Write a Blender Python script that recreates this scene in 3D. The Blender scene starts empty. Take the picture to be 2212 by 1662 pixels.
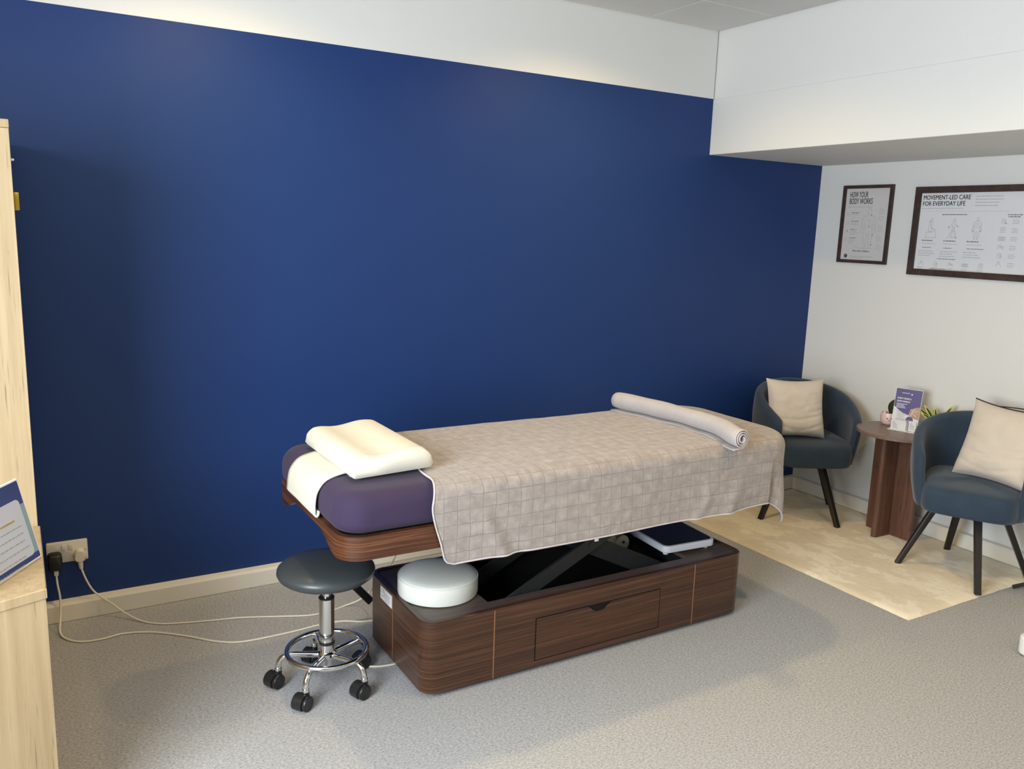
import bpy, bmesh, math, random
from mathutils import Vector, Matrix, noise
random.seed(7)
SC = bpy.context.scene
COL = SC.collection
PI = math.pi

# ------------------------------------------------------------------ camera
def make_camera():
    yaw, pitch, roll, f = 0.5383, -0.1831, 0.0331, 1813.87
    C = Vector((-4.3264, -3.618, 1.6058))
    fwd = Vector((math.sin(yaw)*math.cos(pitch), math.cos(yaw)*math.cos(pitch), math.sin(pitch)))
    right = Vector((math.cos(yaw), -math.sin(yaw), 0)); up = right.cross(fwd)
    r2 = math.cos(roll)*right + math.sin(roll)*up
    u2 = -math.sin(roll)*right + math.cos(roll)*up
    cam = bpy.data.cameras.new('camera'); o = bpy.data.objects.new('camera', cam); COL.objects.link(o)
    cam.sensor_fit = 'HORIZONTAL'; cam.sensor_width = 36; cam.lens = f/2212*36; cam.clip_start = 0.05
    o.matrix_world = Matrix(((r2.x, u2.x, -fwd.x, C.x), (r2.y, u2.y, -fwd.y, C.y), (r2.z, u2.z, -fwd.z, C.z), (0, 0, 0, 1)))
    SC.camera = o
make_camera()

# ------------------------------------------------------------------ light and exposure
w = bpy.data.worlds.new('world'); SC.world = w; w.use_nodes = True
w.node_tree.nodes['Background'].inputs[0].default_value = (0.75, 0.87, 1, 1)
w.node_tree.nodes['Background'].inputs[1].default_value = 1.0

def area(name, loc, target, sx, sy, energy, color, spread=PI):
    L = bpy.data.lights.new(name, 'AREA'); L.shape = 'RECTANGLE'; L.size = sx; L.size_y = sy
    L.energy = energy; L.color = color; L.spread = spread
    o = bpy.data.objects.new(name, L); COL.objects.link(o); o.location = loc
    o.rotation_euler = (Vector(target)-Vector(loc)).to_track_quat('-Z', 'Y').to_euler()
    return o
def spot(name, loc, target, energy, color, deg, blend, radius):
    L = bpy.data.lights.new(name, 'SPOT'); L.energy = energy; L.color = color
    L.spot_size = math.radians(deg); L.spot_blend = blend; L.shadow_soft_size = radius
    o = bpy.data.objects.new(name, L); COL.objects.link(o); o.location = loc
    o.rotation_euler = (Vector(target)-Vector(loc)).to_track_quat('-Z', 'Y').to_euler()
    return o
WIN = (0.89, 0.95, 1.0); WARM = (1.0, 0.70, 0.29)
area('window_light', (-5.42, -2.75, 1.5), (-1.0, -1.9, 0.9), 1.5, 1.3, 150, WIN)
for i, (lx, ly) in enumerate([(-3.62, -0.64), (-1.95, -0.68), (-1.95, -2.35), (-3.62, -4.0), (-1.95, -4.0)]):  # rear pair are ceiling downlights; the other three are unseen lamps added as fill
    spot('downlight_and_fill_%d' % i, (lx, ly, 2.68), (lx, ly, 0), 52 if ly > -2 else 58 if ly > -3 else 34, WARM, 152, 0.8, 0.05)
SC.view_settings.view_transform = 'Standard'; SC.view_settings.look = 'None'
SC.view_settings.gamma = 1; SC.view_settings.use_curve_mapping = False
SC.view_settings.exposure = 0.12
SC.cycles.use_denoising = True
SC.cycles.max_bounces = 8; SC.cycles.diffuse_bounces = 5

# ------------------------------------------------------------------ helpers
def link(o, parent=None):
    COL.objects.link(o)
    if parent is not None: o.parent = parent
    return o
def thing(name, label, cat, loc=(0, 0, 0), rotz=0.0, group=None, matrix=None):
    o = bpy.data.objects.new(name, None); COL.objects.link(o); o.empty_display_size = 0.05
    if matrix is not None: o.matrix_world = matrix
    else: o.location = loc; o.rotation_euler = (0, 0, rotz)
    tag(o, label, cat, group); return o
def tag(o, label, cat, group=None):
    o['label'] = label; o['category'] = cat
    if group: o['group'] = group
    return o
class MB:
    """collects shapes into one mesh"""
    def __init__(s): s.v = []; s.f = []; s.uv = {}
    def add(s, vs, fs):
        n = len(s.v); s.v += [tuple(v) for v in vs]; s.f += [tuple(i+n for i in f) for f in fs]; return s
    def bm(s, b):
        b.verts.ensure_lookup_table(); b.verts.index_update()
        s.add([v.co for v in b.verts], [[v.index for v in f.verts] for f in b.faces]); b.free(); return s
    def box(s, x0, x1, y0, y1, z0, z1, bev=0.0, seg=2, mat=None):
        b = bmesh.new(); bmesh.ops.create_cube(b, size=1)
        for v in b.verts:
            v.co = Vector(((x0+x1)/2+v.co.x*(x1-x0), (y0+y1)/2+v.co.y*(y1-y0), (z0+z1)/2+v.co.z*(z1-z0)))
        if bev > 0: bmesh.ops.bevel(b, geom=b.edges[:], offset=bev, segments=seg, affect='EDGES', profile=0.6)
        if mat is not None: bmesh.ops.transform(b, matrix=mat, verts=b.verts[:])
        return s.bm(b)
    def rings(s, rings, cap0=True, cap1=True, closed=True):
        n = len(rings[0]); base = len(s.v)
        for r in rings: s.v += [tuple(p) for p in r]
        for k in range(len(rings)-1):
            for i in range(n if closed else n-1):
                j = (i+1) % n
                s.f.append((base+k*n+i, base+k*n+j, base+(k+1)*n+j, base+(k+1)*n+i))
        if cap0: s.f.append(tuple(base+i for i in reversed(range(n))))
        if cap1: s.f.append(tuple(base+(len(rings)-1)*n+i for i in range(n)))
        return s
    def lathe(s, prof, n=48, c=(0, 0, 0), cap0=True, cap1=True):
        return s.rings([[(c[0]+r*math.cos(2*PI*i/n), c[1]+r*math.sin(2*PI*i/n), c[2]+z) for i in range(n)] for r, z in prof], cap0, cap1)
    def tube(s, pts, rad, n=10, closed=False, flat=1.0):
        pts = [Vector(p) for p in pts]; m = len(pts); rings = []
        rads = rad if isinstance(rad, (list, tuple)) else [rad]*m
        up = None
        for i, p in enumerate(pts):
            a = pts[(i-1) % m] if (closed or i > 0) else p
            b = pts[(i+1) % m] if (closed or i < m-1) else p
            t = (b-a).normalized()
            if up is None: up = Vector((0, 0, 1)) if abs(t.z) < 0.9 else Vector((1, 0, 0))
            x = t.cross(up).normalized(); y = x.cross(t).normalized(); up = y
            rings.append([p + rads[i]*(math.cos(2*PI*k/n)*x + flat*math.sin(2*PI*k/n)*y) for k in range(n)])
        if closed: return s.rings(rings+[rings[0]], False, False)
        return s.rings(rings)
    def build(s, name, mat, parent=None, smooth=40, offset=None, uv=None):
        me = bpy.data.meshes.new(name)
        off = Vector(offset) if offset is not None else Vector((0, 0, 0))
        me.from_pydata([tuple(Vector(v)-off) for v in s.v], [], s.f)
        me.materials.append(mat)
        b = bmesh.new(); b.from_mesh(me); bmesh.ops.recalc_face_normals(b, faces=b.faces[:]); b.to_mesh(me); b.free()
        if uv:
            L = me.uv_layers.new(name='cloth')
            for l in me.loops: L.data[l.index].uv = uv[l.vertex_index]
        if smooth:
            for p in me.polygons: p.use_smooth = True
            if smooth < 179: me.set_sharp_from_angle(angle=math.radians(smooth))
        me.update()
        return link(bpy.data.objects.new(name, me), parent)
def catmull(P, n=8, closed=False):
    P = [Vector(p) for p in P]; out = []; m = len(P)
    for i in range(m if closed else m-1):
        if closed: p0, p1, p2, p3 = P[i-1], P[i], P[(i+1) % m], P[(i+2) % m]
        else: p0, p1, p2, p3 = P[max(i-1, 0)], P[i], P[i+1], P[min(i+2, m-1)]
        for k in range(n):
            t = k/n
            out.append(0.5*((2*p1)+(-p0+p2)*t+(2*p0-5*p1+4*p2-p3)*t*t+(-p0+3*p1-3*p2+p3)*t**3))
    if not closed: out.append(P[-1])
    return out
def rrect(x0, x1, y0, y1, r, seg=8, per=0):
    """rounded rectangle outline, counter clockwise; per adds points along the straights"""
    pts = []
    r = max(r, 0.0005)
    cs = [(x1-r, y1-r, 0), (x0+r, y1-r, 90), (x0+r, y0+r, 180), (x1-r, y0+r, 270)]
    for k, (cx, cy, a0) in enumerate(cs):
        arc = [(cx+r*math.cos(math.radians(a0+90*i/seg)), cy+r*math.sin(math.radians(a0+90*i/seg))) for i in range(seg+1)]
        pts += arc
        if per:
            nx, ny, na = cs[(k+1) % 4]
            q = (nx+r*math.cos(math.radians(na)), ny+r*math.sin(math.radians(na)))
            for i in range(1, per): pts.append((arc[-1][0]+(q[0]-arc[-1][0])*i/per, arc[-1][1]+(q[1]-arc[-1][1])*i/per))
    return pts
def slab(mb, x0, x1, y0, y1, z0, z1, rc, rt, rb, seg=8, per=0, dome=0.0):
    """upholstered slab: rounded corners in plan, rounded top and bottom edges"""
    rings = []
    for i in range(7):
        a = PI/2*i/6; ins = rb*(1-math.sin(a)); rings.append((ins, z0+rb*(1-math.cos(a))))
    for i in range(9):
        a = PI/2*i/8; ins = rt*(1-math.cos(a)); rings.append((ins, z1-rt+rt*math.sin(a)))
    if dome:
        w0 = min(x1-x0, y1-y0)/2
        for k in (0.25, 0.5, 0.75, 0.97): rings.append((rt+(w0-rt)*k, z1+dome*(1-(1-k)**2)))
    out = []
    for ins, z in rings:
        out.append([(x, y, z) for x, y in rrect(x0+ins, x1-ins, y0+ins, y1-ins, max(rc-ins, 0.004), seg, per)])
    return mb.rings(out)
def smooth01(t): t = min(max(t, 0), 1); return t*t*(3-2*t)
def fbm(x, y, z, o=3):
    return sum(noise.noise(Vector((x*2**k, y*2**k, z*2**k)))/2**k for k in range(o))

# ------------------------------------------------------------------ materials
class Mat:
    def __init__(s, name, color, rough=0.6, metal=0.0, spec=0.5):
        s.m = bpy.data.materials.new(name); s.m.use_nodes = True; s.t = s.m.node_tree
        s.b = s.t.nodes['Principled BSDF']; s.L = s.t.links.new
        s.b.inputs['Base Color'].default_value = (*color, 1); s.b.inputs['Roughness'].default_value = rough
        s.b.inputs['Metallic'].default_value = metal; s.b.inputs['Specular IOR Level'].default_value = spec
        s._co = {}
    def n(s, kind, **kw):
        x = s.t.nodes.new(kind)
        for k, v in kw.items():
            if k in x.inputs: x.inputs[k].default_value = v
            else: setattr(x, k, v)
        return x
    def coord(s, scale=(1, 1, 1), out='Object', rot=(0, 0, 0)):
        tc = s.n('ShaderNodeTexCoord'); mp = s.n('ShaderNodeMapping')
        mp.inputs['Scale'].default_value = scale; mp.inputs['Rotation'].default_value = rot
        s.L(tc.outputs[out], mp.inputs[0]); return mp.outputs[0]
    def noise(s, co, scale, detail=4, rough=0.55, dist=0.0):
        x = s.n('ShaderNodeTexNoise'); x.inputs['Scale'].default_value = scale; x.inputs['Detail'].default_value = detail
        x.inputs['Roughness'].default_value = rough; x.inputs['Distortion'].default_value = dist
        s.L(co, x.inputs['Vector']); return x.outputs['Fac']
    def ramp(s, fac, stops):
        x = s.n('ShaderNodeValToRGB'); e = x.color_ramp.elements
        while len(e) < len(stops): e.new(0.5)
        for i, (p, c) in enumerate(stops): e[i].position = p; e[i].color = (*c, 1) if len(c) == 3 else c
        s.L(fac, x.inputs[0]); return x.outputs[0]
    def mix(s, a, b, fac, mode='MIX'):
        x = s.n('ShaderNodeMix', data_type='RGBA', blend_type=mode)
        for sock, v in ((x.inputs[6], a), (x.inputs[7], b), (x.inputs[0], fac)):
            if hasattr(v, 'links'): s.L(v, sock)
            else: sock.default_value = (*v, 1) if isinstance(v, tuple) else v
        return x.outputs[2]
    def color(s, sock): s.L(sock, s.b.inputs['Base Color']); return s
    def bump(s, h, strength=0.2, dist=0.01):
        x = s.n('ShaderNodeBump'); x.inputs['Strength'].default_value = strength; x.inputs['Distance'].default_value = dist
        s.L(h, x.inputs['Height'])
        prev = s.b.inputs['Normal'].links
        if prev: s.L(prev[0].from_socket, x.inputs['Normal'])
        s.L(x.outputs[0], s.b.inputs['Normal']); return s
    def set(s, **kw):
        for k, v in kw.items(): s.b.inputs[k.replace('_', ' ')].default_value = v
        return s
M = {}
def plain(key, color, rough=0.5, metal=0.0, spec=0.5, grain=0.0, gscale=60, bump=0.0):
    m = Mat(key, color, rough, metal, spec)
    co = m.coord(); f = m.noise(co, gscale, 3)
    k = 1-grain
    m.color(m.mix(tuple(c*k for c in color), tuple(min(1, c*(1+grain)) for c in color), f))
    if bump: m.bump(f, bump, 0.002)
    M[key] = m.m; return m
# walls
def paint(key, col, rough, spec, grain=0.04):
    m = Mat(key, col, rough, 0, spec); co = m.coord()
    f = m.noise(co, 3, 4); g = m.noise(co, 260, 2)
    m.color(m.mix(tuple(c*(1-grain) for c in col), tuple(c*(1+grain) for c in col), f)); m.bump(g, 0.12, 0.002)
    M[key] = m.m; return m
paint('blue_paint', (0.0112, 0.0375, 0.152), 0.46, 0.28, 0.05)
paint('white_paint', (0.72, 0.72, 0.695), 0.7, 0.3, 0.015)
paint('grey_paint', (0.30, 0.30, 0.31), 0.7, 0.3, 0.02)
paint('trim_paint', (0.78, 0.74, 0.64), 0.45, 0.4, 0.02)
paint('ceiling_tile', (0.66, 0.66, 0.64), 0.9, 0.1, 0.03)
plain('grid_gap', (0.12, 0.12, 0.11), 0.9)
# carpet
m = Mat('carpet', (0.3, 0.3, 0.3), 0.95, 0, 0.1); co = m.coord()
big = m.noise(co, 2.2, 4); mid = m.noise(m.coord((70, 115, 70)), 1.5, 5, 0.75); fine = m.noise(co, 420, 2)
spk = m.noise(m.coord((110, 160, 110)), 1.0, 2, 0.5); spk2 = m.noise(m.coord((90, 130, 90), rot=(0, 0, 0.6)), 1.0, 2, 0.5)
c = m.ramp(mid, [(0.36, (0.24, 0.245, 0.25)), (0.5, (0.385, 0.39, 0.395)), (0.64, (0.53, 0.535, 0.535))])
c = m.mix(c, (0.10, 0.105, 0.11), m.ramp(spk, [(0.66, (0, 0, 0)), (0.72, (0.9, 0.9, 0.9))]))
c = m.mix(c, (0.55, 0.54, 0.50), m.ramp(spk2, [(0.67, (0, 0, 0)), (0.74, (0.8, 0.8, 0.8))]))
c = m.mix(c, m.mix(c, (0.34, 0.345, 0.355), 0.4), big)
m.color(c); m.bump(fine, 0.5, 0.003); m.bump(mid, 0.12, 0.003); M['carpet'] = m.m
# rug
m = Mat('rug_pile', (0.6, 0.52, 0.4), 0.85, 0, 0.15); co = m.coord()
a = m.noise(m.coord((4.6, 3.0, 3), rot=(0, 0, .5)), 1.0, 6, 0.66, 0.25); fine = m.noise(co, 500, 2)
m.color(m.ramp(a, [(0.30, (0.70, 0.60, 0.43)), (0.50, (0.76, 0.665, 0.49)), (0.55, (0.88, 0.80, 0.63)), (0.7, (0.82, 0.73, 0.555))]))
m.bump(fine, 0.4, 0.003); m.bump(a, 0.4, 0.02); m.set(Sheen_Weight=0.25); M['rug_pile'] = m.m
# woods
def wood(key, scale, dark, mid, light, rough=0.38, spec=0.5, bump=0.06):
    m = Mat(key, mid, rough, 0, spec)
    a = m.noise(m.coord(scale), 1.0, 6, 0.65, 0.05); b = m.noise(m.coord(tuple(s*3.1 for s in scale)), 1.0, 3, 0.6)
    c = m.ramp(a, [(0.28, dark), (0.5, mid), (0.72, light)])
    c = m.mix(c, tuple(x*0.45 for x in dark), m.ramp(b, [(0.60, (0, 0, 0)), (0.72, (0.75, 0.75, 0.75))]))
    m.color(c); m.bump(b, bump, 0.002); M[key] = m.m; return m
wood('walnut_band', (2.0, 2.0, 150), (0.022, 0.0085, 0.0045), (0.060, 0.024, 0.011), (0.125, 0.053, 0.025), 0.33, 0.5, 0.1)
wood('walnut_frame', (2.6, 2.6, 170), (0.026, 0.009, 0.0045), (0.078, 0.028, 0.012), (0.23, 0.090, 0.044), 0.31, 0.5, 0.1)
wood('walnut_top', (3, 40, 40), (0.060, 0.040, 0.032), (0.082, 0.056, 0.046), (0.10, 0.07, 0.058), 0.42)
wood('table_walnut', (50, 50, 2.5), (0.085, 0.040, 0.026), (0.125, 0.060, 0.040), (0.165, 0.085, 0.058), 0.45, 0.4)
wood('table_top_walnut', (6, 46, 46), (0.16, 0.105, 0.085), (0.20, 0.135, 0.11), (0.24, 0.165, 0.135), 0.38, 0.5)
wood('pale_oak', (46, 46, 1.6), (0.315, 0.225, 0.12), (0.37, 0.275, 0.155), (0.43, 0.325, 0.195), 0.5, 0.4, 0.03)
wood('frame_walnut', (22, 22, 22), (0.030, 0.017, 0.013), (0.048, 0.028, 0.022), (0.072, 0.042, 0.034), 0.5, 0.4)
# blanket
m = Mat('quilted_plush', (0.42, 0.37, 0.33), 0.9, 0, 0.2)
uv = m.coord(out='UV'); wob = m.noise(uv, 9, 2); fine = m.noise(m.coord((1, 1, 1), 'UV'), 620, 2); med = m.noise(uv, 26, 4, 0.6)
vadd = m.n('ShaderNodeVectorMath', operation='MULTIPLY_ADD'); cmb = m.n('ShaderNodeCombineXYZ')
m.L(wob, cmb.inputs[0]); m.L(med, cmb.inputs[1]); m.L(cmb.outputs[0], vadd.inputs[0]); vadd.inputs[1].default_value = (0.012, 0.012, 0); m.L(uv, vadd.inputs[2])
br = m.n('ShaderNodeTexBrick', offset=0.0, squash=1.0)
for k, v in (('Scale', 1.0), ('Mortar Size', 0.0011), ('Mortar Smooth', 0.5), ('Brick Width', 0.047), ('Row Height', 0.047), ('Color1', (1, 1, 1, 1)), ('Color2', (1, 1, 1, 1)), ('Mortar', (0, 0, 0, 1))):
    br.inputs[k].default_value = v
m.L(vadd.outputs[0], br.inputs['Vector'])
c = m.ramp(med, [(0.3, (0.255, 0.222, 0.205)), (0.52, (0.315, 0.278, 0.258)), (0.75, (0.40, 0.355, 0.32))])
msk = m.ramp(m.noise(uv, 13, 3), [(0.36, (0.1, 0.1, 0.1)), (0.62, (0.75, 0.75, 0.75))])
inv = m.n('ShaderNodeInvert'); m.L(br.outputs['Color'], inv.inputs[1])
c = m.mix(c, (0.13, 0.112, 0.105), m.mix((0., 0., 0.), inv.outputs[0], msk))
m.color(c); m.bump(fine, 0.35, 0.002); m.bump(med, 0.35, 0.006); m.bump(br.outputs['Color'], 0.6, 0.003); m.set(Sheen_Weight=0.3); M['quilted_plush'] = m.m
def cloth(key, col, var=0.12, rough=0.9, sheen=0.2, fscale=700, fb=0.35, vs=14, spec=0.2):
    m = Mat(key, col, rough, 0, spec); co = m.coord()
    a = m.noise(co, vs, 4, 0.6); b = m.noise(co, fscale, 2)
    m.color(m.mix(tuple(c*(1-var) for c in col), tuple(min(1, c*(1+var)) for c in col), a)); m.bump(b, fb, 0.0015)
    m.set(Sheen_Weight=sheen); M[key] = m.m; return m
cloth('hem', (0.50, 0.455, 0.45), 0.06)
cloth('grey_towel', (0.40, 0.375, 0.375), 0.12, fscale=500, fb=0.6)
cloth('purple_cover', (0.038, 0.0255, 0.061), 0.15, 0.8, 0.08, 900, 0.2, 8)
cloth('cream_cotton', (0.68, 0.65, 0.55), 0.03, 0.75, 0.1, 900, 0.15, 5)
cloth('stain', (0.70, 0.60, 0.42), 0.03, 0.75)
cloth('navy_velvet', (0.028, 0.049, 0.078), 0.3, 0.8, 0.2, 800, 0.25, 11)
cloth('beige_plush', (0.60, 0.535, 0.455), 0.07, 0.9, 0.2, 600, 0.3, 9)
plain('vinyl_black', (0.045, 0.052, 0.056), 0.36, 0, 0.5, 0.1, 30, 0.03)
plain('vinyl_white', (0.70, 0.72, 0.67), 0.42, 0, 0.45, 0.03, 30, 0.03)
plain('chrome', (0.78, 0.78, 0.78), 0.09, 1.0, 0.5, 0.03, 8)
plain('black_plastic', (0.012, 0.012, 0.013), 0.38, 0, 0.5, 0.2, 80)
plain('black_metal', (0.022, 0.019, 0.017), 0.38, 0.2, 0.5, 0.2, 50)
plain('scissor_grey', (0.03, 0.032, 0.032), 0.5, 0.3, 0.4, 0.2, 40)
plain('cavity_black', (0.006, 0.006, 0.006), 0.8, 0, 0.2, 0.2, 40)
plain('copper_trim', (0.42, 0.21, 0.115), 0.35, 0.6, 0.5, 0.1, 40)
plain('brass', (0.75, 0.50, 0.08), 0.25, 1.0, 0.5, 0.05, 40)
plain('white_plastic', (0.76, 0.76, 0.74), 0.35, 0, 0.5, 0.02, 40)
plain('grey_white_plastic', (0.62, 0.66, 0.72), 0.38, 0, 0.5, 0.02, 40)
plain('socket_plastic', (0.70, 0.66, 0.57), 0.35, 0, 0.5, 0.02, 40)
plain('cable_white', (0.74, 0.70, 0.60), 0.5, 0, 0.4, 0.03, 40)
plain('paper_white', (0.72, 0.72, 0.73), 0.6, 0, 0.4, 0.015, 40)
plain('paper_cream', (0.62, 0.59, 0.57), 0.6, 0, 0.4, 0.015, 40)
plain('ink', (0.02, 0.02, 0.025), 0.7, 0, 0.2, 0.1, 90)
plain('ink_grey', (0.33, 0.33, 0.35), 0.7, 0, 0.2, 0.1, 90)
plain('ink_mid', (0.16, 0.16, 0.18), 0.7, 0, 0.2, 0.1, 90)
plain('ink_white', (0.8, 0.8, 0.82), 0.6, 0, 0.3, 0.02, 90)
plain('purple_print', (0.085, 0.065, 0.21), 0.45, 0, 0.5, 0.06, 20)
plain('navy_print', (0.022, 0.040, 0.165), 0.35, 0, 0.5, 0.15, 12)
plain('teal_print', (0.22, 0.33, 0.38), 0.35, 0, 0.5, 0.25, 9)
plain('lilac_panel', (0.50, 0.52, 0.60), 0.35, 0, 0.5, 0.06, 9)
plain('tan_print', (0.45, 0.28, 0.16), 0.5, 0, 0.4, 0.25, 22)
plain('pale_gold', (0.62, 0.56, 0.44), 0.5, 0, 0.4, 0.1, 22)
plain('pink_ceramic', (0.78, 0.56, 0.53), 0.3, 0, 0.5, 0.03, 30)
plain('soil', (0.03, 0.022, 0.015), 0.95, 0, 0.1, 0.4, 150)
plain('leaf_dark', (0.030, 0.042, 0.014), 0.45, 0, 0.5, 0.25, 40)
plain('leaf_yellow', (0.62, 0.60, 0.13), 0.45, 0, 0.5, 0.12, 40)
plain('clear_edge', (0.70, 0.72, 0.74), 0.15, 0, 0.5, 0.02, 40)
m = Mat('acrylic', (0.95, 0.97, 1.0), 0.06); m.set(Transmission_Weight=1.0, IOR=1.05); M['acrylic'] = m.m
plain('cream_motor', (0.50, 0.46, 0.33), 0.45, 0, 0.5, 0.05, 40)

# ------------------------------------------------------------------ setting
ZT, ZS, XB, ZC, XL, YB = 2.3467, 2.0479, -0.9326, 2.6991, -5.4, -5.0
def struct(mb, name, mat, parent=None, **k):
    o = mb.build(name, mat, parent, **k); o['kind'] = 'structure'; return o
struct(MB().box(XL-.1, .1, YB-.1, .1, -.1, 0), 'floor', M['carpet'], smooth=0)
# feature wall: blue up to the paint line, white above; the two coats are flush
wb = MB()
wb.add([(XL, 0, 0), (0, 0, 0), (0, 0, ZS), (XB, 0, ZS), (XB, 0, ZT), (XL, 0, ZT), (XL, 0, ZC+.05), (XB, 0, ZC+.05),
        (XL, .1, 0), (0, .1, 0), (0, .1, ZC+.05), (XL, .1, ZC+.05)],
       [(0, 1, 2, 3, 4, 5), (5, 4, 7, 6), (8, 11, 10, 9)])
o = struct(wb, 'wall_back', M['blue_paint'], smooth=0)
o.data.materials.append(M['white_paint'])
for p in o.data.polygons:
    if p.center.z > 2.4: p.material_index = 1
    if p.normal.y > 0.5: p.flip()
struct(MB().box(0, .1, YB, .1, 0, ZC+.05), 'wall_right', M['white_paint'], smooth=0)
struct(MB().box(XL-.1, .1, YB-.1, YB, 0, ZC+.05), 'wall_front', M['grey_paint'], smooth=0)
# left wall with its window opening
wy0, wy1, wz0, wz1 = -3.55, -1.95, 0.80, 2.20
wf = MB().box(XL-.1, XL, YB, wy0, 0, ZC+.05).box(XL-.1, XL, wy1, .1, 0, ZC+.05).box(XL-.1, XL, wy0, wy1, 0, wz0).box(XL-.1, XL, wy0, wy1, wz1, ZC+.05)
struct(wf, 'wall_left', M['white_paint'], smooth=0)
wn = MB()
for y in (wy0, (wy0+wy1)/2-.025, wy1-.05): wn.box(XL-.09, XL-.04, y, y+.05, wz0, wz1)
for z in (wz0, wz1-.05): wn.box(XL-.09, XL-.04, wy0+.05, wy1-.05, z, z+.05)
struct(wn, 'window_1', M['white_plastic'], smooth=0)
# bulkhead along the right wall: lower part stands a few millimetres proud
struct(MB().box(XB, .05, YB, .05, ZS, ZT-.002, .002, 1).box(XB+.006, .05, YB, .05, ZT-.002, ZC+.012), 'trim_1', M['white_paint'], smooth=0)
# skirting boards
def skirting(name, prof, a, b, along):
    r = []
    for t in (a, b): r.append([(t, -d, z) if along == 'x' else (-d, t, z) for d, z in prof])
    struct(MB().rings(r), name, M['trim_paint'], smooth=0)
sp = [(0.0005, 0.0005), (.037, .0005), (.039, .004), (.039, .070), (.034, .081), (.0005, .083)]
skirting('baseboard_back', sp, XL, -.0005, 'x'); skirting('baseboard_right', sp, YB, -.0395, 'y')
# suspended ceiling of square tiles
cl = struct(MB().box(XL-.1, .1, YB-.1, .1, ZC+.012, ZC+.1), 'ceiling', M['grid_gap'], smooth=0)
xs = [XB-.0045, -1.42]; ys = [-.0045, -.41]
while xs[-1]-.6 > XL: xs.append(xs[-1]-.6)
xs.append(XL)
while ys[-1]-.6 > YB: ys.append(ys[-1]-.6)
ys.append(YB)
cache = {}
for i in range(len(xs)-1):
    for j in range(len(ys)-1):
        sx, sy = xs[i]-xs[i+1]-.0024, ys[j]-ys[j+1]-.0024
        key = (round(sx, 4), round(sy, 4))
        if key not in cache:
            o = MB().box(-sx/2, sx/2, -sy/2, sy/2, 0, .0118, .002, 1).build('ceiling_tile', M['ceiling_tile'], cl, smooth=0); cache[key] = o
        else:
            o = link(bpy.data.objects.new('ceiling_tile', cache[key].data), cl)
        o.location = ((xs[i]+xs[i+1])/2, (ys[j]+ys[j+1])/2, ZC)

# ------------------------------------------------------------------ rug
rx0, rx1, ry0, ry1 = -1.095, -.042, -1.605, -.045
rg = MB(); NX, NY = 60, 90; rv = []
for j in range(NY+1):
    for i in range(NX+1):
        x = rx0+(rx1-rx0)*i/NX; y = ry0+(ry1-ry0)*j/NY
        e = min(min(i, NX-i)/1.5, min(j, NY-j)/1.5, 1)
        z = .003+.008*e**.6 + .0012*fbm(x*6, y*6, 0)*e
        edge = .006*fbm(x*9, y*9, 3)
        rv.append((x+(edge if i in (0, NX) else 0)*.6, y+(edge if j in (0, NY) else 0)*.6, z if e > 0 else .001))
rg.add(rv, [(j*(NX+1)+i, j*(NX+1)+i+1, (j+1)*(NX+1)+i+1, (j+1)*(NX+1)+i) for j in range(NY) for i in range(NX)])
tag(rg.build('rug', M['rug_pile'], smooth=180), 'cream shaggy rug on the carpet under the two navy tub chairs', 'rug')

# ------------------------------------------------------------------ treatment table
T = thing('massage_table', 'electric massage table with walnut base, scissor lift and purple padded top', 'massage table', (-2.44, -.93, 0))
TO = T.location
def tp(mb, name, mat, parent=None, label=None, smooth=40):
    o = mb.build(name, M[mat], parent or T, smooth, TO)
    if label: o['label'] = label
    return o
bx0, bx1, by0, by1, bz0, bz1 = -3.207, -1.714, -1.225, -.700, .02, .284
# walnut wall ring
rc = .055; t = .018; R = []
for ins, z in ((t, bz0), (.001, bz0), (0, bz0+.002), (0, bz1-.002), (.002, bz1), (t, bz1), (t, bz0)):
    R.append([(x, y, z) for x, y in rrect(bx0+ins, bx1-ins, by0+ins, by1-ins, rc-ins, 10, 6)])
tp(MB().rings(R, False, False), 'base_panel', 'walnut_band')
# recessed plinth
tp(MB().rings([[(x, y, z) for x, y in rrect(bx0+.03, bx1-.03, by0+.03, by1-.03, .06, 6)] for z in (0, .03)]), 'plinth', 'cavity_black')
# inner floor and top plates
tp(MB().rings([[(x, y, z) for x, y in rrect(bx0+t, bx1-t, by0+t, by1-t, rc-t, 8)] for z in (.05, .07)]), 'base_floor', 'cavity_black')
def plate(x0, x1, y0, y1, left=None):
    pts = rrect(bx0+t+.002, bx1-t-.002, by0+t+.002, by1-t-.002, rc-t-.002, 8)
    out = [(min(max(x, x0), x1), min(max(y, y0), y1)) for x, y in pts]
    return MB().rings([[(x, y, z) for x, y in out] for z in (.262, .279)])
ox0, ox1, oy0, oy1 = -2.925, -1.968, -1.15, -.775
tp(plate(bx0, ox0, by0, by1), 'top_plate', 'walnut_top', label='flat walnut end shelf carrying the round cushion')
tp(plate(ox1, bx1, by0, by1), 'top_plate', 'walnut_top', label='flat walnut end shelf carrying the scale')
tp(MB().box(ox0, ox1, by0+t, oy0, .262, .279), 'front_ledge', 'walnut_top')
tp(MB().box(ox0, ox1, oy1, by1-t, .262, .279), 'back_ledge', 'walnut_top')
wl = MB()
for a in ((ox0, ox1, oy0, oy0+.008), (ox0, ox1, oy1-.008, oy1), (ox0, ox0+.008, oy0, oy1), (ox1-.008, ox1, oy0, oy1)): wl.box(*a, .07, .262)
tp(wl, 'well_lining', 'cavity_black')
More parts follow.
